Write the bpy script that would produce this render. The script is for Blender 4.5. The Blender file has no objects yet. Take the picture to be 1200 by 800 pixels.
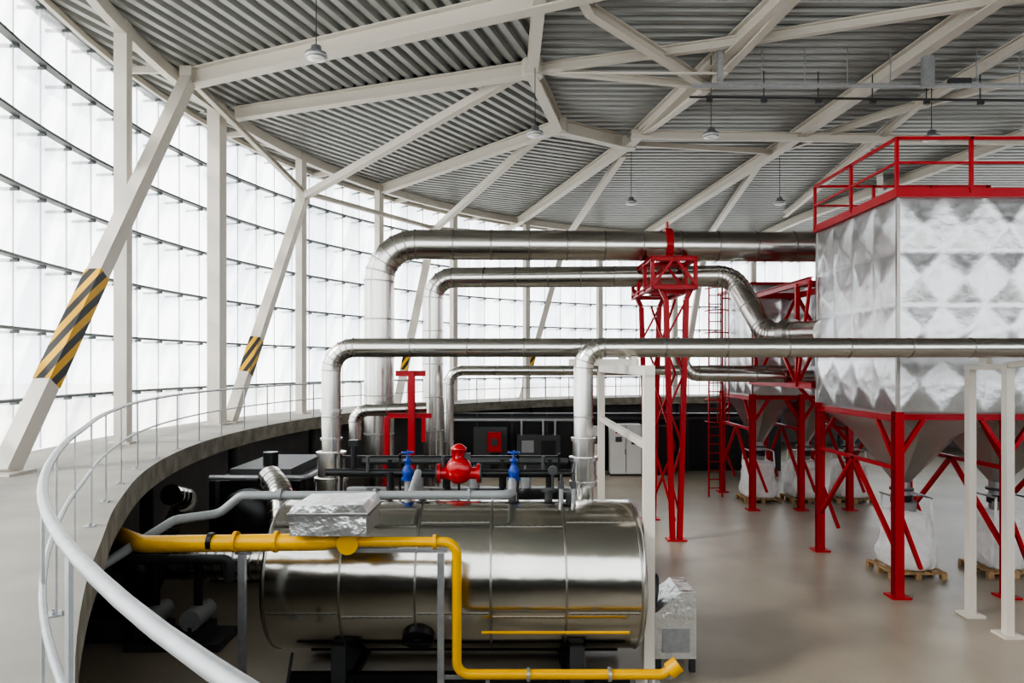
import bpy, bmesh, math, random
from mathutils import Vector, Matrix, noise
random.seed(4)
C=bpy.context
col=C.scene.collection
PI=math.pi
CX,CY=13.5,17.0      # centre of the round building

# ---------------------------------------------------------------- materials
def mat(name,color,rough=.5,metal=0.,bump=0.,bscale=5.,var=0.,vscale=2.,bdist=.05,coat=0.,stretch=None):
    m=bpy.data.materials.new(name); m.use_nodes=True
    nt=m.node_tree; b=nt.nodes['Principled BSDF']
    b.inputs['Base Color'].default_value=(*color,1)
    b.inputs['Roughness'].default_value=rough
    b.inputs['Metallic'].default_value=metal
    b.inputs['Coat Weight'].default_value=coat
    tc=nt.nodes.new('ShaderNodeTexCoord')
    src=tc.outputs['Object']
    if stretch:
        mp=nt.nodes.new('ShaderNodeMapping'); mp.inputs['Scale'].default_value=stretch
        nt.links.new(src,mp.inputs[0]); src=mp.outputs[0]
    if bump:
        n=nt.nodes.new('ShaderNodeTexNoise'); n.inputs['Scale'].default_value=bscale; n.inputs['Detail'].default_value=3
        nt.links.new(src,n.inputs['Vector'])
        bp=nt.nodes.new('ShaderNodeBump'); bp.inputs['Strength'].default_value=bump; bp.inputs['Distance'].default_value=bdist
        nt.links.new(n.outputs['Fac'],bp.inputs['Height']); nt.links.new(bp.outputs[0],b.inputs['Normal'])
    if var:
        n=nt.nodes.new('ShaderNodeTexNoise'); n.inputs['Scale'].default_value=vscale; n.inputs['Detail'].default_value=6
        nt.links.new(src,n.inputs['Vector'])
        r=nt.nodes.new('ShaderNodeMapRange'); r.inputs['From Min'].default_value=.3; r.inputs['From Max'].default_value=.7
        r.inputs['To Min'].default_value=1-var; r.inputs['To Max'].default_value=1+var
        nt.links.new(n.outputs['Fac'],r.inputs[0])
        mx=nt.nodes.new('ShaderNodeVectorMath'); mx.operation='SCALE'; mx.inputs[0].default_value=color
        nt.links.new(r.outputs[0],mx.inputs['Scale']); nt.links.new(mx.outputs[0],b.inputs['Base Color'])
    return m
M_WHITE=mat('white_painted_steel',(.61,.57,.51),.45)
M_ROOF=mat('corrugated_roof_sheet',(.37,.375,.365),.40,.25)
M_RED=mat('red_painted_steel',(.45,.005,.012),.38)
M_REDP=mat('red_pump_paint',(.45,.006,.010),.3,coat=.5)
M_YEL=mat('yellow_gas_paint',(.70,.38,.003),.32)
M_MIRROR=mat('polished_steel_cladding',(.60,.585,.54),.16,1,bump=.10,bscale=1.6,bdist=.1)
M_STEEL=mat('bright_steel_cladding',(.62,.61,.58),.23,1,bump=.08,bscale=4,bdist=.03)
M_SEAM=mat('cladding_seam',(.38,.37,.35),.35,1)
M_QUILT=mat('quilted_aluminium',(.63,.635,.64),.33,1,bump=.25,bscale=6,bdist=.04,var=.05,vscale=5)
M_BOXM=mat('crumpled_insulation_foil',(.68,.68,.67),.3,.8,bump=.7,bscale=5,bdist=.08)
M_HOP=mat('hopper_sheet',(.62,.62,.61),.36,1,bump=.15,bscale=2,var=.06,vscale=1.5)
M_GALV=mat('galvanised_steel',(.40,.41,.42),.42,.7,var=.1,vscale=12)
M_GREYP=mat('grey_pipe_paint',(.28,.295,.30),.4)
M_BLACK=mat('black_enamel',(.015,.015,.016),.33)
M_DARK=mat('dark_steel',(.06,.062,.065),.45)
M_BLUE=mat('blue_valve_paint',(.012,.05,.30),.35)
M_CONC=mat('walkway_concrete',(.35,.335,.30),.75,var=.10,vscale=1.2,bump=.1,bscale=40,bdist=.004)
M_FASC=mat('fascia_concrete',(.25,.23,.19),.85,var=.3,vscale=3)
M_FLOOR=mat('polished_concrete_floor',(.32,.285,.23),.38,var=.16,vscale=.5,bump=.05,bscale=30,bdist=.003)
M_GROUND=mat('outside_gravel',(.55,.54,.5),.9,var=.1,vscale=3)
M_WALL=mat('lower_wall_concrete',(.18,.175,.17),.85,var=.1)
M_PURL=mat('facade_purlin_steel',(.13,.14,.14),.45,.5)
M_MULL=mat('facade_mullion_aluminium',(.72,.74,.75),.5,.1)
M_BAG=mat('woven_bag',(.76,.76,.75),.6,bump=.5,bscale=7,bdist=.05,var=.08,vscale=6)
M_BAGD=mat('bag_dust_grey',(.25,.25,.25),.7,bump=.4,bscale=8)
M_WOOD=mat('pallet_wood',(.42,.28,.15),.8,var=.2,vscale=8)
M_CAB=mat('cabinet_light_grey',(.60,.60,.59),.4)
M_GLASSL=mat('lamp_lens',(.85,.85,.83),.15)
M_BLOCKER=mat('light_blocker_dark',(.2,.2,.2),.8)

# hazard tape
M_HAZ=bpy.data.materials.new('hazard_stripes'); M_HAZ.use_nodes=True
nt=M_HAZ.node_tree; b=nt.nodes['Principled BSDF']; b.inputs['Roughness'].default_value=.45
tc=nt.nodes.new('ShaderNodeTexCoord'); dp=nt.nodes.new('ShaderNodeVectorMath'); dp.operation='DOT_PRODUCT'
nt.links.new(tc.outputs['Object'],dp.inputs[0]); dp.inputs[1].default_value=(-3.4,-1.9,2.8)
fr=nt.nodes.new('ShaderNodeMath'); fr.operation='FRACT'; nt.links.new(dp.outputs['Value'],fr.inputs[0])
gt=nt.nodes.new('ShaderNodeMath'); gt.operation='GREATER_THAN'; gt.inputs[1].default_value=.5; nt.links.new(fr.outputs[0],gt.inputs[0])
mx=nt.nodes.new('ShaderNodeMix'); mx.data_type='RGBA'; nt.links.new(gt.outputs[0],mx.inputs[0])
mx.inputs[6].default_value=(.012,.012,.012,1); mx.inputs[7].default_value=(.66,.36,.005,1)
nt.links.new(mx.outputs[2],b.inputs['Base Color'])

# translucent polycarbonate
M_POLY=bpy.data.materials.new('translucent_polycarbonate'); M_POLY.use_nodes=True
nt=M_POLY.node_tree; nt.nodes.clear()
out=nt.nodes.new('ShaderNodeOutputMaterial')
tr=nt.nodes.new('ShaderNodeBsdfTransparent'); tl=nt.nodes.new('ShaderNodeBsdfTranslucent'); df=nt.nodes.new('ShaderNodeBsdfDiffuse')
tc=nt.nodes.new('ShaderNodeTexCoord'); mp=nt.nodes.new('ShaderNodeMapping'); mp.inputs['Scale'].default_value=(1.3,1.3,.05)
n=nt.nodes.new('ShaderNodeTexNoise'); n.inputs['Scale'].default_value=1.; n.inputs['Detail'].default_value=3
nt.links.new(tc.outputs['Object'],mp.inputs[0]); nt.links.new(mp.outputs[0],n.inputs['Vector'])
cr=nt.nodes.new('ShaderNodeValToRGB'); cr.color_ramp.elements[0].position=.38; cr.color_ramp.elements[0].color=(.64,.685,.72,1)
cr.color_ramp.elements[1].position=.6; cr.color_ramp.elements[1].color=(.95,.965,.975,1)
nt.links.new(n.outputs['Fac'],cr.inputs[0])
for s in (tr,tl): nt.links.new(cr.outputs[0],s.inputs['Color'])
df.inputs['Color'].default_value=(.85,.87,.88,1)
m1=nt.nodes.new('ShaderNodeMixShader'); m1.inputs[0].default_value=.4; nt.links.new(tr.outputs[0],m1.inputs[1]); nt.links.new(tl.outputs[0],m1.inputs[2])
m2=nt.nodes.new('ShaderNodeMixShader'); m2.inputs[0].default_value=.08; nt.links.new(m1.outputs[0],m2.inputs[1]); nt.links.new(df.outputs[0],m2.inputs[2])
nt.links.new(m2.outputs[0],out.inputs[0])

# ---------------------------------------------------------------- mesh builder
class B:
    def __init__(s,name): s.n=name; s.v=[]; s.f=[]; s.m=[]; s.sm=[]; s.mats=[]
    def mi(s,m):
        if m not in s.mats: s.mats.append(m)
        return s.mats.index(m)
    def add(s,vs,fs,m,smooth=False):
        o=len(s.v); s.v+= [tuple(v) for v in vs]; k=s.mi(m)
        for f in fs: s.f.append([i+o for i in f]); s.m.append(k); s.sm.append(smooth)
    def box(s,c,d,m,rz=0,R=None):
        c=Vector(c); hx,hy,hz=d[0]/2,d[1]/2,d[2]/2
        vs=[Vector((x,y,z)) for x in(-hx,hx) for y in(-hy,hy) for z in(-hz,hz)]
        if R is None: R=Matrix.Rotation(rz,3,'Z')
        s.add([c+R@v for v in vs],[(0,1,3,2),(4,6,7,5),(0,4,5,1),(2,3,7,6),(0,2,6,4),(1,5,7,3)],m)
    def b2(s,x0,x1,y0,y1,z0,z1,m): s.box(((x0+x1)/2,(y0+y1)/2,(z0+z1)/2),(x1-x0,y1-y0,z1-z0),m)
    def prism(s,prof,p1,p2,m,up=(0,0,1)):
        p1=Vector(p1);p2=Vector(p2);d=(p2-p1).normalized();u=Vector(up)
        if abs(d.dot(u))>.98: u=Vector((0,1,0))
        x=d.cross(u).normalized(); y=x.cross(d).normalized(); n=len(prof)
        vs=[p1+x*a+y*b_ for a,b_ in prof]+[p2+x*a+y*b_ for a,b_ in prof]
        s.add(vs,[(i,(i+1)%n,(i+1)%n+n,i+n) for i in range(n)]+[tuple(range(n))[::-1],tuple(range(n,2*n))],m)
    def beam(s,p1,p2,w,h,m,up=(0,0,1)): s.prism([(-w/2,-h/2),(w/2,-h/2),(w/2,h/2),(-w/2,h/2)],p1,p2,m,up)
    def ibeam(s,p1,p2,w,h,m,up=(0,0,1),t=None):
        t=t or max(.014,.07*h); a,b_=w/2,h/2; q=t*.4
        s.prism([(-a,-b_),(a,-b_),(a,-b_+t),(q,-b_+t),(q,b_-t),(a,b_-t),(a,b_),(-a,b_),(-a,b_-t),(-q,b_-t),(-q,-b_+t),(-a,-b_+t)],p1,p2,m,up)
    def loft(s,rings,m,smooth=True,caps=True,closed=False):
        n=len(rings[0]); vs=[p for r in rings for p in r]; fs=[]
        k=len(rings)
        for i in range(k-1 if not closed else k):
            a=i*n; b_=((i+1)%k)*n
            for j in range(n): fs.append((a+j,a+(j+1)%n,b_+(j+1)%n,b_+j))
        s.add(vs,fs,m,smooth)
        if caps and not closed:
            s.add(rings[0],[tuple(range(n))[::-1]],m); s.add(rings[-1],[tuple(range(n))],m)
    def path(s,pts,r,fillet,nf):
        P=[Vector(p) for p in pts]; out=[]
        for i,p in enumerate(P):
            if i==0 or i==len(P)-1 or not fillet: out.append((p,0)); continue
            a=(P[i-1]-p); c=(P[i+1]-p); la,lc=a.length,c.length; a.normalize(); c.normalize()
            ang=a.angle(c)
            if ang>3.1: out.append((p,0)); continue
            t=min(fillet/math.tan(ang/2),la*.48,lc*.48); R=t*math.tan(ang/2)
            bis=(a+c).normalized(); cen=p+bis*(R/math.sin(ang/2))
            s0=p+a*t-cen; s1=p+c*t-cen; tot=s0.angle(s1); ax=s0.cross(s1).normalized()
            for k in range(nf+1): out.append((cen+Matrix.Rotation(tot*k/nf,3,ax)@s0,1))
        return out
    def tube(s,pts,r,m,seg=16,fillet=0,nf=6,caps=True,seams=None,closed=False,smat=None):
        pp=s.path(pts,r,fillet,nf); P=[p for p,_ in pp]
        if closed: dirs=[(P[(i+1)%len(P)]-P[i-1]).normalized() for i in range(len(P))]
        else:
            dirs=[]
            for i in range(len(P)):
                a=P[max(i-1,0)]; c=P[min(i+1,len(P)-1)]
                if 0<i<len(P)-1: d=((P[i]-a).normalized()+(c-P[i]).normalized())
                else: d=c-a
                dirs.append(d.normalized())
        d0=dirs[0]; u=Vector((0,0,1)) if abs(d0.z)<.9 else Vector((0,1,0)); u=(u-d0*u.dot(d0)).normalized()
        rings=[]; frames=[]
        for i,(p,d) in enumerate(zip(P,dirs)):
            if i: u=(u-d*u.dot(d)).normalized()
            w=d.cross(u); frames.append((p,d,u,w)); 
            rings.append([p+(u*math.cos(2*PI*j/seg)+w*math.sin(2*PI*j/seg))*r for j in range(seg)])
        s.loft(rings,m,True,caps,closed)
        if seams:
            def ring(p,d,u,w,rr=r*1.03,h=max(.012,r*.05)):
                rg=[[p+d*o+(u*math.cos(2*PI*j/seg)+w*math.sin(2*PI*j/seg))*q for j in range(seg)] for o,q in((-h,r*.98),(-h,rr),(h,rr),(h,r*.98))]
                s.loft(rg,smat or M_SEAM,False,False)
            for i in range(len(P)):
                if pp[i][1]: ring(*frames[i])
                if i<len(P)-1:
                    L=(P[i+1]-P[i]).length
                    if L>seams*1.2:
                        k=int(L/seams); dd=(P[i+1]-P[i]).normalized(); uu=frames[i][2]; uu=(uu-dd*uu.dot(dd)).normalized(); ww=dd.cross(uu)
                        for q in range(1,k+1): ring(P[i]+dd*(L*q/(k+1)),dd,uu,ww)
        return frames
    def cyl(s,p1,p2,r,m,seg=16,r2=None):
        if r2 is None: s.tube([p1,p2],r,m,seg); return
        p1=Vector(p1);p2=Vector(p2);d=(p2-p1).normalized(); u=Vector((0,0,1)) if abs(d.z)<.9 else Vector((0,1,0)); u=(u-d*u.dot(d)).normalized(); w=d.cross(u)
        s.loft([[p+(u*math.cos(2*PI*j/seg)+w*math.sin(2*PI*j/seg))*q for j in range(seg)] for p,q in((p1,r),(p2,r2))],m)
    def lathe(s,c,prof,m,axis='Z',seg=24,smooth=True):
        c=Vector(c); rings=[]
        for r,h in prof:
            rg=[]
            for j in range(seg):
                a=2*PI*j/seg; x,y=r*math.cos(a),r*math.sin(a)
                rg.append(c+(Vector((x,y,h)) if axis=='Z' else Vector((h,x,y)) if axis=='X' else Vector((y,h,x))))
            rings.append(rg)
        s.loft(rings,m,smooth)
    def done(s,parent=None):
        me=bpy.data.meshes.new(s.n); me.from_pydata(s.v,[],s.f)
        for m in s.mats: me.materials.append(m)
        me.polygons.foreach_set('material_index',s.m); me.polygons.foreach_set('use_smooth',s.sm)
        bm=bmesh.new(); bm.from_mesh(me); bmesh.ops.recalc_face_normals(bm,faces=bm.faces); bm.to_mesh(me); bm.free()
        o=bpy.data.objects.new(s.n,me); col.objects.link(o)
        if parent: o.parent=parent
        return o
def ringpt(R,deg,z): a=math.radians(deg); return Vector((CX+R*math.cos(a),CY+R*math.sin(a),z))
RT=[(0,20.8),(165,20.8),(183,20.62),(203,20.40),(210.4,20.45),(216.4,20.68),(219.8,20.84),(222.6,20.96),(225.8,21.04),(228.5,21.07),(236,21.0),(250,20.8),(360,20.8)]
def rrail(a):
    a%=360
    def h(a):
        for (a0,r0),(a1,r1) in zip(RT,RT[1:]):
            if a<=a1: return r0+(r1-r0)*(a-a0)/(a1-a0)
    return sum(h((a+d)%360) for d in(-1.5,-.75,0,.75,1.5))/5

# ---------------------------------------------------------------- shell
H_W=2.8
def annulus(name,R0,R1,z0,z1,m,mi=None,n=360):
    b=B(name); rings=[]
    for k in range(n):
        a=360*k/n; r0=R0(a) if callable(R0) else R0
        rings.append([ringpt(r0,a,z0),ringpt(r0,a,z1),ringpt(R1,a,z1),ringpt(R1,a,z0)])
    for k in range(n):
        A=rings[k];D=rings[(k+1)%n]
        b.add(A+D,[(0,1,5,4)],mi or m); b.add(A+D,[(1,2,6,5)],m); b.add(A+D,[(2,3,7,6)],m); b.add(A+D,[(3,0,4,7)],mi or m)
    return b.done()
b=B('floor'); n=128
b.add([ringpt(24,360*k/n,0) for k in range(n)]+[ringpt(24,360*k/n,-.2) for k in range(n)],[tuple(range(n))]+[(k,(k+1)%n,(k+1)%n+n,k+n) for k in range(n)],M_FLOOR); b.done()
b=B('ground_outside'); b.add([(-150,-150,-.21),(180,-150,-.21),(180,180,-.21),(-150,180,-.21)],[(0,1,2,3)],M_GROUND); b.done()
annulus('walkway_slab',lambda a:rrail(a)-.14,23.2,2.42,H_W,M_CONC,M_FASC)
annulus('wall_lower',23.2,23.5,0,2.75,M_WALL)
b=B('roof_light_blocker'); n=80  # added opaque disc above the ceiling, blocks sky light leaking between sectors
b.add([ringpt(24,360*k/n,12.17) for k in range(n)]+[ringpt(24,360*k/n,12.4) for k in range(n)],[tuple(range(n)),tuple(range(n,2*n))]+[(k,(k+1)%n,(k+1)%n+n,k+n) for k in range(n)],M_BLOCKER); b.done()

# ceiling, corrugated real geometry
A_=(.5,16.8);B_=(1.43,20.8);C_=(3.8,22.4);D_=(.6,33.7);E_=(-5.3,28.2);F_=(-8.04,19.8)
def sector(bmm,ang,planes):
    bm=bmesh.new(); u=Vector((math.cos(ang),math.sin(ang),0)); v=Vector((-u.y,u.x,0)); c=Vector((CX,CY,12.0))
    p=.36; N=66
    prof=[]
    for k in range(-N,N):
        for o,z in((0,0),(.15,0),(.19,.12),(.32,.12)): prof.append((k*p+o,z))
    L=[bm.verts.new(c+u*-25+v*o+Vector((0,0,z))) for o,z in prof]; R=[bm.verts.new(c+u*25+v*o+Vector((0,0,z))) for o,z in prof]
    for i in range(len(prof)-1): bm.faces.new((L[i],R[i],R[i+1],L[i+1]))
    pl=[]
    for P,Q in planes:
        dx,dy=Q[0]-P[0],Q[1]-P[1]; pl.append((Vector((P[0],P[1],0)),Vector((dy,-dx,0)).normalized()))
    for k in range(40):
        a=2*PI*k/40; nn=Vector((math.cos(a),math.sin(a),0)); pl.append((Vector((CX,CY,0))+nn*23.75,nn))
    for co,no in pl:
        bmesh.ops.bisect_plane(bm,geom=bm.verts[:]+bm.edges[:]+bm.faces[:],plane_co=co,plane_no=no,clear_outer=True)
    me=bpy.data.meshes.new('t'); bm.to_mesh(me); bm.free(); bmm.from_mesh(me); bpy.data.meshes.remove(me)
bmm=bmesh.new()
def dirang(x,y): return math.atan2(y,x)
sector(bmm,dirang(3,8.5),[((.5,0),(.5,10)),(A_,F_)])
sector(bmm,dirang(5.2,7.6),[(F_,A_),(B_,E_),(A_,B_)])
sector(bmm,dirang(9.5,4.2),[(E_,B_),(B_,C_),(C_,D_)])
for pl in ([((.5,10),(.5,0)),((1,16.8),(0,16.8))],[((0,16.8),(1,16.8)),((1,20.8),(0,20.8)),(B_,A_)],
           [((0,20.8),(1,20.8)),((1,22.4),(0,22.4)),(C_,B_)],[((0,22.4),(1,22.4)),(D_,C_)]): sector(bmm,0,pl)
me=bpy.data.meshes.new('ceiling'); bmm.to_mesh(me); bmm.free(); me.materials.append(M_ROOF)
col.objects.link(bpy.data.objects.new('ceiling',me))

# facade
rows=[2.44+1.37*k for k in range(8)]
b=B('wall_translucent_facade')
npan=150
for k in range(7):
    z0,z1=rows[k]-(.12 if k else 0),rows[k+1]+.02
    for j in range(npan):
        a0=360*j/npan; a1=360*(j+1)/npan; pts=[]
        sub=6
        for i in range(sub+1):
            a=a0+(a1-a0)*i/sub; o=.03*(i%2)
            pts.append((ringpt(23.85+o,a,z0),ringpt(23.42+o,a,z1)))
        for i in range(sub): b.add([pts[i][0],pts[i+1][0],pts[i+1][1],pts[i][1]],[(0,1,2,3)],M_POLY)
facade=b.done()
b=B('facade_purlins')
for k in range(1,8):
    z=min(rows[k],11.9); n=150
    for j in range(n):
        a0=360*j/n;a1=360*(j+1)/n
        b.add([ringpt(R,a,zz) for a in(a0,a1) for R,zz in((23.22,z),(23.40,z),(23.40,z+.055),(23.22,z+.055))],[(0,1,5,4),(1,2,6,5),(2,3,7,6),(3,0,4,7)],M_PURL)
        b.beam(ringpt(23.3,a0,z-.03),ringpt(23.84,a0,z-.05),.055,.06,M_PURL)
b.done(facade)
b=B('facade_mullions')
for j in range(150):
    b.beam(ringpt(23.405,360*j/150,2.8),ringpt(23.405,360*j/150,11.98),.03,.02,M_MULL,up=(0,1,0))
b.done(facade)

# vertical columns
for k in range(30):
    a=(185.4-12.03*k)%360
    if 190<a<245: continue
    b=B('steel_column')
    w=.38 if k==1 else .27
    b.prism([(-w/2,-w/2),(w/2,-w/2),(w/2,w/2),(-w/2,w/2)],ringpt(22.1,a,H_W),ringpt(22.1,a,12.0),M_WHITE,up=(math.cos(math.radians(a)),math.sin(math.radians(a)),0))
    b.box(ringpt(22.1,a,H_W+.02),(w+.2,w+.2,.04),M_WHITE,math.radians(a))
    b.done()
for k in range(30):
    a=(185.4-12.03*k)%360
    b=B('undercroft_post'); b.cyl(ringpt(21.6,a,0),ringpt(21.6,a,2.42),.14,M_DARK); b.box(ringpt(21.6,a,.01),(.4,.4,.02),M_DARK); b.box(ringpt(21.6,a,2.40),(.4,.4,.03),M_DARK); b.done()
# inclined columns + struts
incl=[((-7.96,10.7,H_W),(-8.17,17.3,11.8),None,.31),
      ((-8.4,20.3,H_W),(-7.35,24.1,10.45),(.1,17.2,11.8),.34),
      ((-4.95,29.3,H_W),(-3.55,30.9,10.6),(.82,21.8,11.8),.32),
      ((.5,35.6,H_W),(2.86,36.3,11.2),(3.84,23.6,11.8),.32),
      ((9.5,38.5,H_W),(11.1,38.9,11.7),(8.9,24.5,11.8),.32),
      ((18.5,38.2,H_W),(20.5,37.6,11.0),(14,26,11.8),.32)]
for p,q,r,w in incl:
    b=B('inclined_column'); p=Vector(p);q=Vector(q)
    b.beam(p,q,w,w*.9,M_WHITE,up=(1,0,0)); b.box(p+Vector((0,0,.02)),(.6,.6,.04),M_WHITE)
    d=(q-p); s0=.155 if r is None else .19; s1=.385 if r is None else .33
    b.beam(p+d*s0,p+d*s1,w+.02,w*.9+.02,M_HAZ,up=(1,0,0))
    if r: b.beam(q,r,.22,.22,M_WHITE)
    b.box(q,(.3,.45,.4),M_WHITE)
    b.done()
b=B('roof_steel_frame')
z=11.78
def rb(pts,w=.24,h=.36):
    for p,q in zip(pts,pts[1:]):
        p=p if len(p)==3 else (*p,z); q=q if len(q)==3 else (*q,z); b.ibeam(p,q,w,h,M_WHITE,t=.035)
rb([(-8.3,17.4),(-.17,13.9),(4,12.1)],.3,.44)
rb([F_,A_],.26); rb([E_,B_],.26); rb([(-.6,37.0),(.6,33.7),C_,(5.25,14),(6.0,9)],.26)
rb([(7.4,38.2),(8.9,23.3),(9.5,14.35),(10,8)],.30)
rb([A_,B_,C_],.28,.42); rb([(.6,8),A_],.26)
rb([(14.0,38.5),(14.3,33.7),(16.2,21.6)],.28)
rb([(13.2,33),(11.3,19),(11.6,13),(12,8)],.18,.26)
rb([(3.67,21,11.6),(25,22,11.6)],.16,.26)
rb([A_,(4.6,15.5),(14,12)],.16,.22)
rb([(1.0,12.5),(1.6,14),(4.9,17.1,11.5)],.2,.25)
rb([(4.9,17.1,11.5),(5.6,13)],.2,.25); rb([(4.9,17.1,11.5),C_],.2,.25); rb([(4.9,17.1,11.5),A_],.14,.16)
rb([(8.9,23.3),(10.8,19.8),(14,16)],.16,.22); rb([C_,(8.9,23.3)],.12,.16)
rb([(-8.2,17.5,11.8),(-7.35,24.1,10.6),(-3.55,30.9,10.7),(2.86,36.3,11.3)],.14,.16)
for k in range(90):
    b.beam(ringpt(22.1,4*k,11.85),ringpt(22.1,4*k+4,11.85),.2,.3,M_WHITE)
    b.beam(ringpt(23.2,4*k,11.9),ringpt(23.2,4*k+4,11.9),.1,.14,M_WHITE)
    if k%3==0: b.beam(ringpt(22.1,4*k,11.85),ringpt(23.3,4*k,11.85),.1,.16,M_WHITE)
b.box((4.75,15.6,11.35),(.12,.12,.75),M_GALV); b.box((9.5,15.6,11.2),(.25,.12,.7),M_GALV)
for x,y in(A_,B_,C_): b.lathe((x,y,11.78),[(.26,-.20),(.27,-.19),(.27,.2),(.26,.22)],M_WHITE,'Z',8,False)
b.done()
b=B('cable_tray'); 
b.b2(4.2,16,15.8,15.95,10.98,11.03,M_GALV); b.b2(1,5,15.8,15.86,11.25,11.29,M_WHITE)
for i in range(12): b.box((4.8+i,15.87,11.42),(.02,.02,.9),M_GALV)
b.box((10.4,15.87,11.1),(.5,.12,.12),M_DARK); b.done()
b=B('cable_conduit_run'); b.tube([(4.5,17.3,11.3),(16,17.6,11.3)],.03,M_DARK,8)
for i in range(8): b.box((5+i*1.4,17.32+i*.036,11.64),(.02,.02,.68),M_DARK); b.box((5+i*1.4,17.3+i*.036,11.22),(.14,.08,.1),M_DARK)
b.done()

# lamps
for x,y in((-3.5,12.2),(.55,16.3),(4.78,16.4),(10.2,16.6),(4.05,23.2),(9.1,23.2),(9.8,11.8)):
    b=B('highbay_pendant_lamp')
    b.lathe((x,y,10),[(.05,.22),(.09,.2),(.10,.10),(.19,.07),(.20,-.01),(.17,-.02)],M_GALV)
    b.lathe((x,y,10),[(.165,-.015),(.15,-.035),(.05,-.05)],M_GLASSL)
    b.cyl((x,y,10.2),(x,y,11.99),.010,M_DARK,6); b.done()

# railing around walkway
b=B('walkway_railing')
n=480
for h,r in((1.1,.023),(.6,.017)):
    b.tube([ringpt(rrail(360*k/n),360*k/n,H_W+h) for k in range(n)],r,M_GALV,12,closed=True)
for k in range(90):
    a=360*k/90+.6; c=math.radians(a); R=rrail(a)
    b.box(ringpt(R,a,H_W+.55),(.014,.055,1.08),M_GALV,c); b.box(ringpt(R+.02,a,H_W+.006),(.10,.12,.012),M_GALV,c)
    for sx in(-1,1): b.cyl(ringpt(R+.02,a+sx*.1,H_W+.01),ringpt(R+.02,a+sx*.1,H_W+.03),.01,M_GALV,6)
b.done()

# ---------------------------------------------------------------- boiler
bx0,bx1,by,bz,br=-3.32,1.74,10.12,1.445,1.05
b=B('horizontal_steam_boiler')
b.lathe((0,by,bz),[(br,bx0),(br,bx1)],M_MIRROR,'X',72)
b.lathe((0,by,bz),[(br,bx1),(br*1.005,bx1+.01),(br*.97,bx1+.06),(br*.9,bx1+.09),(.1,bx1+.12)],M_STEEL,'X',72)
b.lathe((0,by,bz),[(br,bx0),(br*.97,bx0-.05),(br*.9,bx0-.07),(.1,bx0-.09)],M_STEEL,'X',72)
for i in range(6):
    x=bx0+(bx1-bx0)*i/5
    b.lathe((x,by,bz),[(br,-.016),(br+.006,-.014),(br+.006,.014),(br,.016)],M_SEAM,'X',72,False)
for i in range(5):   # longitudinal lap strips
    x0=bx0+(bx1-bx0)*i/5+.03; x1=x0+(bx1-bx0)/5-.06
    for dg in (197 if i%2 else 194,128 if i%2 else 124):
        a=math.radians(dg); b.beam((x0,by+math.cos(a)*(br+.003),bz+math.sin(a)*(br+.003)),(x1,by+math.cos(a)*(br+.003),bz+math.sin(a)*(br+.003)),.022,.010,M_SEAM,up=(0,math.cos(a),math.sin(a)))
        for q in range(9):
            xx=x0+(x1-x0)*(q+.5)/9; b.box((xx,by+math.cos(a)*(br+.008),bz+math.sin(a)*(br+.008)),(.012,.012,.012),M_DARK)
for x in(-2.4,.9):
    b.b2(x-.1,x+.1,by-.7,by+.7,.12,.62,M_DARK); b.b2(x-.18,x+.18,by-.8,by+.8,0,.12,M_BLACK)
b.b2(bx0+.2,bx1-.1,by-.62,by-.5,.06,.2,M_BLACK); b.b2(bx0+.2,bx1-.1,by+.5,by+.62,.06,.2,M_BLACK)
a=math.radians(-143); d=Vector((0,math.cos(a),math.sin(a))); p=Vector((-1.27,by,bz))+d*br
b.cyl(p-d*.02,p+d*.06,.22,M_BLACK,24); b.cyl(p+d*.06,p+d*.11,.06,M_BLACK,12); b.beam(p+d*.1-Vector((.2,0,0)),p+d*.1+Vector((.2,0,0)),.05,.03,M_BLACK)
for x,y in((-2.1,10.3),(-1.35,10.3),(0,10.3),(.55,10.3),(.85,10.1)):
    b.cyl((x,y,2.3),(x,y,2.62),.06,M_DARK,16); b.cyl((x,y,2.60),(x,y,2.64),.11,M_DARK,16)
b.tube([(-.4,9.0,.98),(1.55,9.0,.98)],.02,M_YEL,8)
b.done()

b=B('burner_control_cabinet')
b.b2(2.1,2.7,10.0,10.75,.2,.75,M_BOXM)
b.prism([(-.3,0),(.3,0),(.3,.12),(-.08,.42),(-.3,.42)],(2.4,10.75,.75),(2.4,10.0,.75),M_BOXM)
b.cyl((1.85,10.3,1.15),(2.15,10.3,1.1),.26,M_DARK,24)
for x in(2.15,2.65):
    for yy in(10.05,10.7): b.b2(x-.04,x+.04,yy-.04,yy+.04,0,.2,M_DARK)
b.b2(2.2,2.6,9.985,10.0,.3,.65,M_GALV); b.b2(2.05,2.12,10.1,10.6,.6,.7,M_DARK)
b.done()

# pipe support frames (white)
b=B('pipe_support_frame')
b.beam((1.92,9.6,0),(1.92,9.6,4.5),.15,.15,M_WHITE);b.beam((1.92,14.7,0),(1.92,14.7,4.5),.14,.14,M_WHITE)
b.beam((1.92,9.5,4.43),(1.92,14.8,4.43),.14,.14,M_WHITE); b.beam((1.92,9.6,3.36),(1.92,14.7,3.36),.1,.1,M_WHITE)
b.beam((.9,10.8,4.55),(2.0,10.8,4.55),.06,.1,M_WHITE)
b.box((1.92,9.6,.015),(.35,.35,.03),M_WHITE);b.box((1.92,14.7,.015),(.35,.35,.03),M_WHITE)
for y in(10.8,11.9): b.box((1.92,y,4.57),(.1,.2,.14),M_WHITE)
b.done()
b=B('pipe_support_frame')
for y in(11.37,12.3):
    b.beam((8.26,y,0),(8.26,y,4.5),.13,.13,M_WHITE); b.box((8.26,y,.02),(.34,.34,.04),M_WHITE)
b.beam((8.26,11.3,4.47),(8.26,12.38,4.47),.15,.10,M_WHITE); b.box((8.26,11.9,4.59),(.1,.2,.12),M_WHITE)
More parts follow.
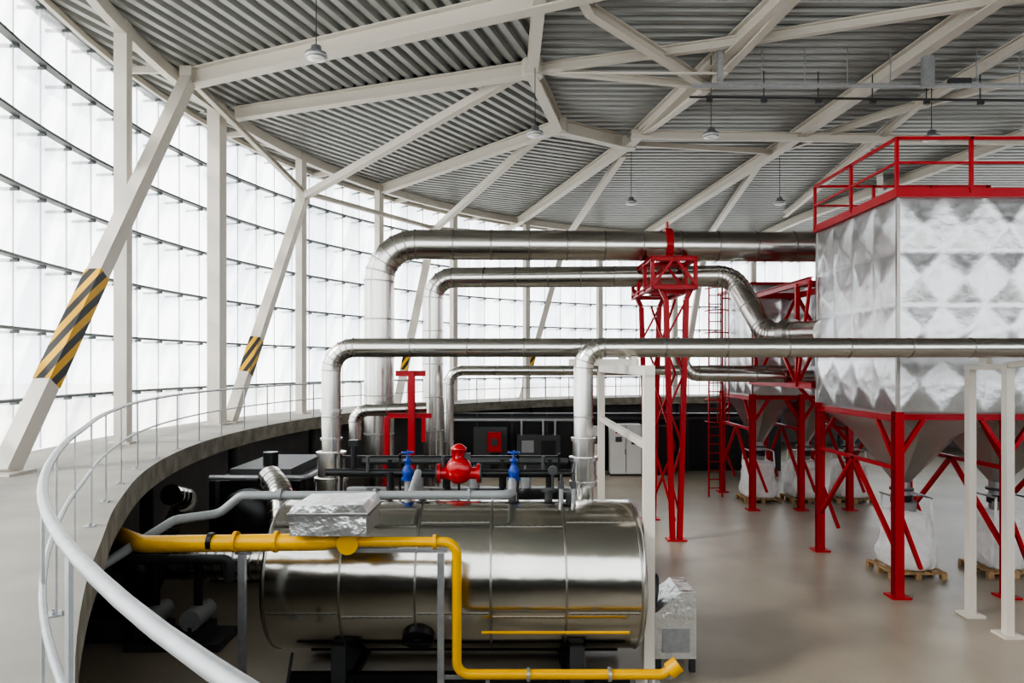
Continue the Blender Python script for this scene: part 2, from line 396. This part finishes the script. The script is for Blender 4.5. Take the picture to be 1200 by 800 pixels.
b.beam((8.26,10.7,4.56),(8.26,11.4,4.5),.1,.1,M_WHITE)
b.done()

# steam pipes
b=B('insulated_steam_pipe')
b.tube([(1.13,10.8,2.15),(1.13,10.8,4.78),(14,10.8,4.78)],.155,M_STEEL,28,fillet=.32,nf=5,seams=1.0)
for z0,z1,r in((2.6,2.68,.22),(2.68,3.0,.20),(3.0,3.06,.23),(3.3,3.36,.2),(3.06,3.3,.175)): b.cyl((1.13,10.8,z0),(1.13,10.8,z1),r,M_STEEL,28)
b.done()
b=B('insulated_steam_pipe')
b.tube([(-3.15,11.9,1.2),(-3.15,11.9,4.81),(14,11.9,4.81)],.165,M_STEEL,28,fillet=.4,nf=6,seams=1.0)
for z0,z1,r in((2.2,2.5,.26),(2.5,2.56,.29),(2.56,2.95,.235),(2.95,3.0,.26),(3.2,3.24,.19),(3.7,3.74,.19)): b.cyl((-3.15,11.9,z0),(-3.15,11.9,z1),r,M_STEEL,28)
b.done()
# flue ducts
b=B('large_flue_duct')
b.tube([(-3.6,18.5,.6),(-3.6,18.5,7.78),(8.6,18.5,7.70)],.40,M_STEEL,36,fillet=1.0,nf=6,seams=1.1)
b.tube([(8.6,18.5,7.7),(9.4,18.9,7.4)],.42,M_STEEL,36)
b.done()
b=B('flue_duct')
b.tube([(-2.35,20.4,.6),(-2.35,20.4,7.12),(6.15,19.1,7.0),(6.8,18.2,5.32),(7.5,16.5,5.3)],.3,M_STEEL,32,fillet=.6,nf=5,seams=1.0)
b.cyl((7.05,17.6,5.31),(7.15,17.35,5.31),.38,M_SEAM,32)
b.done()
b=B('return_pipe')
b.tube([(-1.85,20,.6),(-1.85,20,4.35),(8.4,20,4.35)],.15,M_STEEL,20,fillet=.4,nf=4,seams=1.0)
b.tube([(4.3,18.2,5.2),(4.7,18.2,4.25),(8.0,18.2,4.2)],.17,M_STEEL,20,fillet=.4,nf=4,seams=.9)
b.tube([(-4.0,17.4,2.6),(-4.0,17.4,3.35),(-2.2,17.6,3.4)],.16,M_STEEL,20,fillet=.3,nf=4,seams=.6)
b.done()

# ---------------------------------------------------------------- red tower
b=B('red_duct_support_tower')
for y,x in((17.6,4.23),(20.0,4.05)):
    for dx in(-.26,.26):
        b.ibeam((x+dx*.35,y,0),(x+dx,y,6.2),.13,.13,M_RED)
        b.ibeam((x+dx,y,6.2),(x+dx*1.9,y,6.7),.12,.12,M_RED)
    b.box((x,y,.02),(.5,.35,.04),M_RED)
    for k in range(6):
        z0=.6+k*.93; sx=1 if k%2 else -1
        f=lambda zz:.26*(.35+.65*zz/6.2)
        b.beam((x-sx*f(z0),y,z0),(x+sx*f(z0+.93),y,z0+.93),.05,.05,M_RED)
for x in(3.58,4.68):
    for zz in(6.5,7.22): b.ibeam((x,17.3,zz),(x,20.3,zz),.11,.12,M_RED)
    for y in(17.4,18.4,19.3,20.2): b.beam((x,y,6.45),(x,y,7.25),.09,.09,M_RED)
for y in(17.35,18.5,20.2):
    for zz in(6.5,7.22): b.ibeam((3.55,y,zz),(4.72,y,zz),.11,.12,M_RED)
    b.beam((3.55,y,6.5),(4.14,y,7.25),.06,.06,M_RED); b.beam((4.72,y,6.5),(4.14,y,7.25),.06,.06,M_RED)
for k in range(3):
    z0=.5+k*1.9; b.beam((4.2,17.6,z0),(4.08,20,z0+1.9),.05,.05,M_RED); b.beam((4.1,20,z0),(4.2,17.6,z0+1.9),.05,.05,M_RED)
b.lathe((4.2,18.5,7.76),[(.405,-.09),(.45,-.09),(.45,.09),(.405,.09)],M_RED,'X',32,False); b.box((4.2,18.5,7.32),(.5,.5,.1),M_RED); b.box((4.2,18.5,8.28),(.04,.2,.2),M_RED)
b.box((4.14,19.75,6.73),(.3,.3,.5),M_RED)
b.done()

# ---------------------------------------------------------------- bag filters
def quilt(b,o,u,v,n,nu,nv,wu,wv,m,seed):
    o=Vector(o);u=Vector(u);v=Vector(v);n=Vector(n); G=16
    W,Hh=nu*G,nv*G; vs=[]; fs=[]
    amp={}
    for j in range(Hh+1):
        for i in range(W+1):
            x=i/G; y=j/G; ci,cj=min(int(x),nu-1),min(int(y),nv-1)
            if (ci,cj) not in amp: amp[ci,cj]=(random.uniform(.065,.085),random.uniform(-.08,.08),random.uniform(-.08,.08))
            am,ox,oy=amp[ci,cj]
            fx=2*(x-ci)-1; fy=2*(y-cj)-1
            gx=(fx-ox)/(1-ox if fx>ox else 1+ox); gy=(fy-oy)/(1-oy if fy>oy else 1+oy)
            mxx=max(abs(gx),abs(gy)); h=am*(1-mxx)
            q=Vector((x*2.1+seed,y*2.1,seed*3.1))
            th=math.atan2(fy-oy,fx-ox); rad=min(1,math.hypot(fx,fy))
            h+=.010*math.sin(th*8+seed+ci*2+cj)*rad*(1-mxx)
            h+=(abs(noise.noise(q*1.3))*.016+noise.noise(q*3.3)*.006)*(.3+.7*(1-mxx))
            vs.append(o+u*(x*wu)+v*(y*wv)+n*h)
    for j in range(Hh):
        for i in range(W):
            a=j*(W+1)+i; fs.append((a,a+1,a+W+2,a+W+1))
    b.add(vs,fs,m,True)
def hopper(b,x0,x1,y0,y1,z0,zo,m):
    cx,cy=(x0+x1)/2,(y0+y1)/2
    def rg(t,z):
        w=(x1-x0)/2*(1-t)+.15*t; d=(y1-y0)/2*(1-t)+.15*t; cw=min(w,d)*(.06+.5*min(1,t*3))
        return [Vector((cx+sx,cy+sy,z)) for sx,sy in((-w+cw,-d),(w-cw,-d),(w,-d+cw),(w,d-cw),(w-cw,d),(-w+cw,d),(-w,d-cw),(-w,-d+cw))]
    H=z0-(zo+.15)
    b.loft([rg(0,z0),rg(.02,z0-.15)],m,False,False); b.loft([rg(.02,z0-.15),rg(.33,z0-.33*H),rg(.7,z0-.7*H),rg(1,zo+.15)],m,False)
    b.cyl((cx,cy,zo+.17),(cx,cy,zo-.12),.17,M_GALV,20); b.cyl((cx,cy,zo-.02),(cx,cy,zo+.03),.24,M_DARK,20); b.cyl((cx,cy,zo-.12),(cx,cy,zo-.3),.22,M_BLACK,20)
def filt(name,x0,x1,y0,y1,z0,z1,nu,nv,nd,rail=True,nh=2,seed=0):
    b=B(name)
    b.b2(x0+.02,x1,y0+.02,y1-.02,z0,z1,M_QUILT)
    hv=(z1-z0)/nv
    quilt(b,(x0,y0,z0),(1,0,0),(0,0,1),(0,-1,0),nu,nv,(x1-x0)/nu,hv,M_QUILT,seed+1)
    quilt(b,(x0,y0,z0),(0,1,0),(0,0,1),(-1,0,0),nd,nv,(y1-y0)/nd,hv,M_QUILT,seed+2)
    quilt(b,(x0,y1,z0),(1,0,0),(0,0,1),(0,1,0),nu,nv,(x1-x0)/nu,hv,M_QUILT,seed+3)
    w=(x1-x0)/nh
    for i in range(nh): hopper(b,x0+.04+i*w,x0+(i+1)*w-.02,y0+.05,y1-.05,z0,1.8,M_HOP)
    b.beam((x0,y0,z0),(x0,y0,z1),.06,.06,M_SEAM); b.beam((x0,y1,z0),(x0,y1,z1),.06,.06,M_SEAM)
    xs=[x0+.03+i*w for i in range(nh+1)]
    for i,x in enumerate(xs):
        for y in(y0+.06,y1-.1):
            b.ibeam((x,y,0),(x,y,z0),.17,.17,M_RED); b.box((x,y,.02),(.36,.36,.04),M_RED)
        if i==0: b.ibeam((x,y0,z0-.13),(x,y1,z0-.13),.12,.13,M_RED)
        b.beam((x,y0+.1,z0-1.1),(x,y1-.1,z0-1.1),.08,.08,M_RED); ym=(y0+y1)/2
        b.beam((x,y0+.1,.9),(x,ym,z0-1.1),.08,.08,M_RED); b.beam((x,y1-.1,.9),(x,ym,z0-1.1),.08,.08,M_RED)
        b.beam((x,y0+.1,z0-1.0),(x,y0+.8,z0-.2),.08,.08,M_RED)
    for y in(y0+.06,y1-.1):
        b.ibeam((x0,y,z0-.1),(x1,y,z0-.1),.12,.12,M_RED)
        for i in range(nh):
            xa,xb=xs[i],xs[i+1]; b.beam((xa,y,z0-.9),(xa+.5,y,z0-.15),.08,.08,M_RED); b.beam((xb,y,z0-.9),(xb-.5,y,z0-.15),.08,.08,M_RED)
            b.beam((xa,y,1.75),(xa+.45,y,.55),.07,.07,M_RED)
    b.b2(x0-.08,x1,y0-.08,y1+.05,z1,z1+.08,M_RED)
    if rail:
        zt=z1+.08
        per=[(x0-.05,y1),(x0-.05,y0-.05),(x1,y0-.05)]
        for h,t in((1.05,.06),(.58,.045)): 
            for p,q in zip(per,per[1:]): b.beam((*p,zt+h),(*q,zt+h),t,t,M_RED)
            b.beam((x0,y1,zt+h),(x1,y1,zt+h),t,t,M_RED)
        for p,q in zip(per,per[1:]): b.beam((*p,zt+.05),(*q,zt+.05),.02,.1,M_RED)
        for t in(0,.5,1.0):
            yy=y0-.05+(y1-y0+.05)*t
            b.beam((x0-.05,yy,zt),(x0-.05,yy,zt+1.08),.06,.06,M_RED)
        for i in range(1,4):
            xx=x0+(x1-x0)*i/3*.98
            b.beam((xx,y0-.05,zt),(xx,y0-.05,zt+1.08),.06,.06,M_RED); b.beam((xx,y1,zt),(xx,y1,zt+1.08),.06,.06,M_RED)
    return b.done()
filt('bag_filter_unit',7.46,11.7,13.2,16.7,3.6,7.74,5,4,4)
filt('bag_filter_unit',7.46,12.0,21.2,24.4,3.6,7.0,5,4,4,rail=False,nh=3,seed=20)

# red access bridge between filters
b=B('red_access_bridge')
for x in(7.35,8.6):
    for zz in(4.0,6.6): b.ibeam((x,16.75,zz),(x,21.15,zz),.12,.16,M_RED)
    for y in(17.6,20.6): b.beam((x,y,4.0),(x,y,6.6),.1,.1,M_RED)
    b.beam((x,17.6,4.0),(x,20.6,6.6),.08,.08,M_RED); b.beam((x,16.8,6.6),(x,17.6,4.0),.07,.07,M_RED)
for y in(17.6,20.6):
    for zz in(4.0,6.6): b.ibeam((7.35,y,zz),(8.6,y,zz),.12,.16,M_RED)
    b.beam((7.35,y,4.0),(8.6,y,6.6),.08,.08,M_RED)
b.beam((7.35,17.6,4.0),(8.6,17.6,2.6),.08,.08,M_RED)
b.done()
b=B('caged_ladder')
for x in(6.75,7.2): b.beam((x,23.4,0),(x,23.4,7.4),.05,.05,M_RED)
for k in range(24): b.cyl((6.75,23.4,.3+k*.3),(7.2,23.4,.3+k*.3),.018,M_RED,8)
for k in range(7):
    zz=2.6+k*.75; b.tube([(6.97+.38*math.cos(t),23.4-.1-.6*math.sin(t),zz) for t in [PI*i/10 for i in range(11)]],.02,M_RED,6)
for t in(.5,1.2,1.9,2.6): b.beam((6.97+.38*math.cos(t),23.3-.6*math.sin(t),2.6),(6.97+.38*math.cos(t),23.3-.6*math.sin(t),7.2),.03,.03,M_RED)
for zz in(3.2,6.8): b.beam((7.2,23.4,zz),(7.5,23.4,zz),.05,.05,M_RED)
b.done()

# big bags
def bag(x,y,w=.86,h=1.22,seed=0):
    b=B('bulk_bag_on_pallet')
    for k in range(7): b.box((x-.54+k*.18,y,.135),(.1,1.0,.022),M_WOOD)
    for yy in(-.45,0,.45): b.box((x,y+yy,.11),(1.2,.1,.025),M_WOOD)
    for yy in(-.45,0,.45):
        for xx in(-.54,0,.54): b.box((x+xx,y+yy,.05),(.12,.1,.1),M_WOOD)
    rings=[];n=72
    lv=[(0,.92),(.02,1.02),(.05,1.08),(.10,1.12),(.16,1.14),(.22,1.14),(.28,1.12),(.34,1.10),(.4,1.07),(.46,1.05),(.52,1.03),(.58,1.0),(.64,.99),(.7,.97),(.76,.96),(.82,.97),(.88,.97),(.93,.94),(.96,.88),(.98,.75),(1.0,.45)]
    for t,s in lv:
        rg=[]
        for j in range(n):
            a=2*PI*j/n; c,sn=math.cos(a),math.sin(a); e=.45
            px=math.copysign(abs(c)**e,c)*w/2*s; py=math.copysign(abs(sn)**e,sn)*w/2*s
            k=1+.12*noise.noise(Vector((c*1.8+seed,sn*1.8,t*3)))-.22*abs(noise.noise(Vector((c*4+seed,sn*4,t*2.6))))+.07*noise.noise(Vector((c*9+seed,sn*9,t*6)))
            rg.append(Vector((x+px*k,y+py*k,.147+t*h+.04*noise.noise(Vector((c*3,sn*3,t*5+seed)))*(t>0))))
        rings.append(rg)
    b.loft(rings,M_BAG,True)
    for sx in(-1,1):
        for sy in(-1,1):
            p=Vector((x+sx*w*.42,y+sy*w*.42,.147+h*.85)); b.beam(p,p+Vector((-sx*.03,-sy*.03,.50)),.05,.012,M_BAG)
    b.cyl((x,y,1.25),(x,y,1.55),.2,M_BAGD,16,r2=.22)
    for sx in(-1,1): b.beam((x+sx*.35,y-.38,1.68),(x+sx*.35,y+.38,1.68),.04,.04,M_GALV)
    b.beam((x-.35,y,1.68),(x+.35,y,1.68),.04,.04,M_GALV)
    b.done()
bag(8.56,14.85,seed=1); bag(10.66,14.9,seed=7)
for i,x in enumerate((8.22,9.73,11.24)): bag(x,22.8,w=.95,seed=3+5*i)

# ---------------------------------------------------------------- yellow gas line
b=B('yellow_gas_pipe')
y=8.4
b.tube([(-5.6,y+1.2,2.15),(-4.55,y,2.30),(-2.3,y,2.33)],.105,M_YEL,20,fillet=.3)
b.cyl((-2.3,y,2.33),(-2.1,y,2.33),.105,M_YEL,20,r2=.065)
b.tube([(-2.1,y,2.33),(-.68,y,2.33),(-.68,y,.70),(1.85,y,.70),(1.98,y,.78)],.06,M_YEL,20,fillet=.16)
b.cyl((-2.0,y-.12,2.33),(-2.0,y+.12,2.33),.13,M_YEL,20)
for x in(-3.4,-2.9,-.95,): b.lathe((x,y,2.33),[(.06,-.02),(.13 if x<-2 else .09,-.02),(.13 if x<-2 else .09,.02),(.06,.02)],M_YEL,'X',24,False)
for x in(.2,1.2): b.lathe((x,y,.70),[(.05,-.02),(.085,-.02),(.085,.02),(.05,.02)],M_GALV,'X',20,False)
b.cyl((1.93,y,.74),(2.05,y,.83),.10,M_YEL,20)
b.lathe((-3.7,y,2.33),[(.106,-.03),(.115,-.03),(.115,.03),(.106,.03)],M_BLACK,'X',24,False)
b.done()
b=B('gas_pipe_strut_stand')
for x in(-3.3,-.87):
    b.beam((x,y-.05,0),(x,y-.05,2.2),.08,.08,M_GALV,up=(0,1,0)); b.box((x,y-.05,.01),(.22,.22,.02),M_GALV)
b.beam((-2.0,y,2.22),(-.8,y,2.22),.04,.04,M_GALV); b.beam((-3.4,y,2.2),(-3.2,y,2.2),.05,.05,M_GALV)
b.beam((-.87,y+.1,.62),(2.0,y+.1,.62),.04,.04,M_GALV)
b.beam((-2.9,y+.15,0),(-2.75,y+.15,.9),.03,.03,M_DARK)
for x in(-.3,1.7): b.beam((x,y,0),(x,y,.65),.05,.05,M_GALV)
b.done()
b=B('insulated_valve_box')
b.b2(-2.66,-1.74,8.15,8.95,2.46,2.72,M_BOXM)
b.prism([(-.48,0),(.48,0),(.42,.1),(-.42,.12)],(-2.2,8.95,2.72),(-2.2,8.15,2.72),M_BOXM)
b.b2(-2.69,-1.71,8.13,8.97,2.70,2.73,M_SEAM); b.b2(-2.55,-2.5,8.5,8.55,2.3,2.5,M_GALV); b.b2(-2.0,-1.95,8.35,8.45,2.3,2.5,M_GALV)
b.done()
b=B('grey_water_pipe')
b.tube([(-5.5,7.8,1.75),(-4.86,8.1,2.13),(-4.5,9.1,2.44),(-4.05,9.45,2.45),(-3.75,9.45,2.70),(-.1,9.45,2.71),(.0,9.6,2.71),(.0,10.3,2.75)],.06,M_GREYP,16,fillet=.2)
b.cyl((-1.4,9.45,2.71),(-1.4,10.2,2.9),.055,M_GREYP)
for x in(-3.2,-1.9,-.6): b.lathe((x,9.45,2.71),[(.06,-.02),(.085,-.02),(.085,.02),(.06,.02)],M_GREYP,'X',16,False)
b.done()
b=B('red_circulation_pump')
c=Vector((-.85,10.9,2.83)); k_=.86
b.lathe(c,[(.05*k_,-.16*k_),(.2*k_,-.15*k_),(.25*k_,-.06*k_),(.25*k_,.06*k_),(.2*k_,.15*k_),(.05*k_,.16*k_)],M_REDP,'Y',28)
b.tube([c+Vector((-.32,0,-.05)),c+Vector((.32,0,-.05))],.095,M_REDP,20)
for sx in(-1,1): b.cyl(c+Vector((sx*.29,0,-.05)),c+Vector((sx*.335,0,-.05)),.155,M_REDP,24); b.cyl(c+Vector((sx*.335,0,-.05)),c+Vector((sx*.36,0,-.05)),.15,M_DARK,24)
b.lathe(c+Vector((0,0,.12)),[(.15,0),(.15,.03),(.09,.05),(.09,.19),(.13,.20),(.13,.23),(.07,.28),(.03,.30)],M_REDP,'Z',24)
for k in range(8):
    a=k*PI/4; b.box(c+Vector((.1*math.cos(a),.1*math.sin(a),.24)),(.03,.012,.14),M_REDP,a)
b.box(c+Vector((.14,0,.22)),(.1,.1,.1),M_DARK)
b.done()
b=B('black_boiler_pipework')
b.tube([(-3.0,11.0,2.78),(-1.22,10.9,2.78)],.06,M_BLACK); b.tube([(-.48,10.9,2.78),(.95,10.9,2.78)],.06,M_BLACK)
for x in(-1.95,.05): b.tube([(x,10.9,2.2),(x,10.9,2.8)],.055,M_BLACK)
for zz in(2.62,2.95): b.beam((-2.9,11.6,zz),(.8,11.6,zz),.04,.04,M_BLACK)
for x in(-2.9,-1.9,-.9,.1,.8): b.beam((x,11.6,0),(x,11.6,3.0),.04,.04,M_BLACK)
for x in(-2.3,-1.1,.5): b.cyl((x,10.9,2.8),(x,10.9,3.05),.03,M_DARK); 
b.cyl((.62,10.4,2.6),(.62,10.4,2.85),.02,M_DARK,8); b.cyl((.62,10.36,2.9),(.62,10.42,2.9),.07,M_DARK,20)
b.cyl((-2.55,11,2.85),(-2.55,11,3.2),.05,M_BLACK); b.box((-2.55,11,3.25),(.14,.14,.1),M_BLACK)
b.done()
for x in(-1.62,.03):
    b=B('blue_gate_valve')
    b.cyl((x,10.6,2.3),(x,10.6,2.75),.05,M_GALV); b.cyl((x,10.6,2.72),(x,10.6,2.76),.10,M_BLUE,20)
    b.lathe((x,10.6,2.76),[(.07,0),(.085,.06),(.085,.12),(.05,.18),(.04,.24),(.065,.25),(.065,.28),(.02,.29),(.015,.42)],M_BLUE)
    b.tube([(x+.09*math.cos(t),10.6+.09*math.sin(t),3.15) for t in [2*PI*i/20 for i in range(20)]],.012,M_BLUE,6,closed=True)
    b.beam((x-.09,10.6,3.15),(x+.09,10.6,3.15),.015,.015,M_BLUE); b.cyl((x,10.6,3.0),(x,10.6,3.16),.012,M_BLUE,8)
    b.done()
b=B('safety_valve_pair')
for x in(.72,.9):
    b.cyl((x,10.0,2.4),(x,10.0,2.72),.035,M_GALV); b.box((x,10.0,2.75),(.08,.08,.1),M_DARK); b.cyl((x,10.0,2.78),(x,10.0,2.9),.02,M_DARK,8)
b.done()

b=B('red_pipe_frame')
b.ibeam((-2.5,17,0),(-2.5,17,4.35),.16,.16,M_RED)
b.ibeam((-2.9,17,4.3),(-2.15,17,4.3),.12,.14,M_RED); b.ibeam((-3.1,17,3.25),(-2.0,17,3.25),.12,.12,M_RED); b.beam((-2.2,17,2.6),(-2.2,17,3.2),.1,.1,M_RED)
b.ibeam((-3.15,17.2,0),(-3.15,17.2,3.2),.12,.12,M_RED)
b.done()

# ---------------------------------------------------------------- equipment under walkway (left)
b=B('biomass_combustion_furnace')
b.b2(-6.3,-4.4,14.2,17.2,.0,2.1,M_BLACK); b.b2(-6.35,-4.35,14.15,14.2,.1,.2,M_DARK)
b.lathe((-5.35,14.2,1.35),[(.62,0),(.62,-.5),(.55,-.6),(.2,-.65)],M_BLACK,'Y',36)
b.lathe((-5.35,14.2,1.35),[(.63,-.3),(.645,-.3),(.645,-.36),(.63,-.36)],M_GALV,'Y',36,False)
b.b2(-6.0,-4.7,14.5,16.9,2.1,2.3,M_DARK); b.cyl((-5.3,15,2.3),(-5.3,15,2.6),.16,M_BLACK)
b.b2(-4.9,-4.5,14.13,14.16,1.8,1.95,M_RED); b.b2(-4.8,-4.5,14.12,14.16,1.2,1.6,M_CAB)
for x in(-6.1,-4.7): b.beam((x,14.15,.1),(x,14.15,2.1),.08,.05,M_DARK,up=(0,1,0))
for k in range(5): b.beam((-4.38,14.5+k*.6,.1),(-4.38,14.5+k*.6,2.1),.06,.05,M_DARK)
b.tube([(-6.2,14.0,2.2),(-4.2,14.0,2.2),(-4.2,16.8,2.2)],.05,M_GALV,10,fillet=.15)
b.done()
b=B('curved_exhaust_duct')
b.tube([(-4.9,13.8,2.25),(-4.5,13.3,2.05),(-4.35,12.9,1.3),(-3.6,12.6,.9),(-2.5,12.6,.9)],.24,M_STEEL,28,fillet=.6,nf=6,seams=.25)
b.done()
b=B('combustion_air_duct')
b.tube([(-6.5,12.0,1.05),(-3.9,12.0,1.05),(-3.4,12.0,.6)],.30,M_STEEL,28,fillet=.4,nf=5,seams=.16)
b.done()
b=B('air_fan')
b.lathe((-6.6,11.6,.95),[(.2,-.25),(.6,-.22),(.62,0),(.6,.22),(.2,.25)],M_BLACK,'Y',32)
b.cyl((-6.6,11.3,.95),(-6.6,10.7,.95),.18,M_DARK,24); b.b2(-7.0,-6.2,11.05,11.9,0,.4,M_DARK)
b.done()
b=B('pump_skid')
b.b2(-6.1,-4.6,10.7,11.5,0,.12,M_DARK)
for x in(-5.8,-5.1):
    b.cyl((x,10.8,.45),(x,11.4,.45),.17,M_GREYP,24); b.cyl((x,11.1,.45),(x,11.1,1.35),.07,M_BLACK); b.cyl((x,10.85,.12),(x,10.85,.35),.06,M_BLACK)
    b.b2(x-.2,x+.2,10.85,11.35,.12,.3,M_DARK)
b.tube([(-6.2,11.1,1.35),(-4.6,11.1,1.35),(-4.6,11.1,1.0)],.08,M_DARK,fillet=.1)
b.done()
b=B('ash_conveyor_duct')
b.tube([(-7.5,14.8,.8),(-6.6,13.9,1.8),(-6.6,13.2,2.0)],.2,M_STEEL,24,fillet=.5,seams=.2); b.done()
b=B('rear_boiler_body')
b.lathe((0,14.6,1.0),[(.85,-3.6),(.9,-3.5),(.9,1.2),(.85,1.3)],M_BLACK,'X',40); 
for x in(-3,.6): b.b2(x-.1,x+.1,14,15.2,0,.5,M_DARK)
for x in(-2.6,-1.4,-.2,.8): b.cyl((x,14.6,1.8),(x,14.6,2.5),.08,M_BLACK); 
b.tube([(-3.2,14.6,2.45),(1.2,14.6,2.45)],.07,M_DARK)
for x in(-2.0,-.8,.3): b.cyl((x,14.6,1.85),(x,14.6,2.2),.11,M_GALV); b.lathe((x,14.6,2.2),[(.14,0),(.14,.04),(.05,.06),(.03,.2)],M_DARK)
b.done()

b=B('black_plant_enclosure')
b.b2(-3.0,11.5,29.2,29.5,0,2.45,M_BLACK)
for x in(-1.5,0,1.5,3,6,7.5,9): b.b2(x-.03,x+.03,29.15,29.2,0,2.45,M_DARK)
b.b2(-3,11.5,29.1,29.2,2.2,2.3,M_DARK)
b.b2(-1.6,-.2,28.3,29,0,1.9,M_DARK); b.b2(.2,2.0,28.2,29,0,1.6,M_DARK); b.b2(5.4,6.6,28.0,29,0,2.0,M_BLACK)
b.b2(.4,.9,28.18,28.2,.9,1.4,M_GREYP); b.b2(1.2,1.8,28.18,28.2,.4,1.4,M_BLACK)
b.tube([(-2.8,28.6,2.2),(3.2,28.6,2.2)],.06,M_GALV,10)
for x in(.4,1.3,1.8): b.cyl((x,28.4,1.6),(x,28.4,2.2),.05,M_GALV,10)
b.done()
b=B('fire_hose_cabinet'); b.b2(-.98,-.45,28.0,28.2,.95,1.75,M_RED); b.b2(-.85,-.6,27.98,28.0,1.2,1.5,M_DARK); b.b2(-.9,-.5,28.05,28.2,0,.95,M_BLACK); b.done()
b=B('electrical_cabinet')
b.b2(4.0,5.25,27.7,28.3,.1,2.1,M_CAB); b.b2(4.0,5.25,27.75,28.3,0,.1,M_DARK); b.b2(4.62,4.635,27.69,27.7,.15,2.05,M_DARK)
b.b2(4.2,4.45,27.68,27.7,1.4,1.6,M_DARK); b.b2(4.85,5.05,27.68,27.7,1.3,1.6,M_BLACK); b.b2(4.2,4.3,27.68,27.7,1.75,1.8,M_RED); b.b2(4.58,4.6,27.67,27.7,.9,1.1,M_DARK)
b.done()
b=B('electrical_cabinet'); b.b2(3.1,3.6,27.9,28.3,0,2.0,M_CAB); b.b2(3.2,3.5,27.88,27.9,1.3,1.6,M_DARK); b.done()

# ---------------------------------------------------------------- light
w=bpy.data.worlds.new('sky'); C.scene.world=w; w.use_nodes=True
nt=w.node_tree; bg=nt.nodes['Background']; bg.inputs['Color'].default_value=(.97,.98,1,1); bg.inputs['Strength'].default_value=4.5
sun=bpy.data.lights.new('sun','SUN'); sun.energy=7; sun.angle=math.radians(9); sun.color=(1,.93,.82)
so=bpy.data.objects.new('sun',sun); col.objects.link(so)
dirn=Vector((.80,.35,-.60)); so.rotation_euler=dirn.to_track_quat('-Z','Y').to_euler()

cam=bpy.data.cameras.new('camera'); cam.sensor_width=36; cam.lens=24; cam.shift_y=28/1200; cam.clip_start=.05; cam.clip_end=500
co=bpy.data.objects.new('camera',cam); col.objects.link(co); co.location=(0,0,4.5); co.rotation_euler=(PI/2,0,0)
C.scene.camera=co
C.scene.view_settings.view_transform='AgX'; C.scene.view_settings.look='AgX - High Contrast'; C.scene.view_settings.exposure=-.45
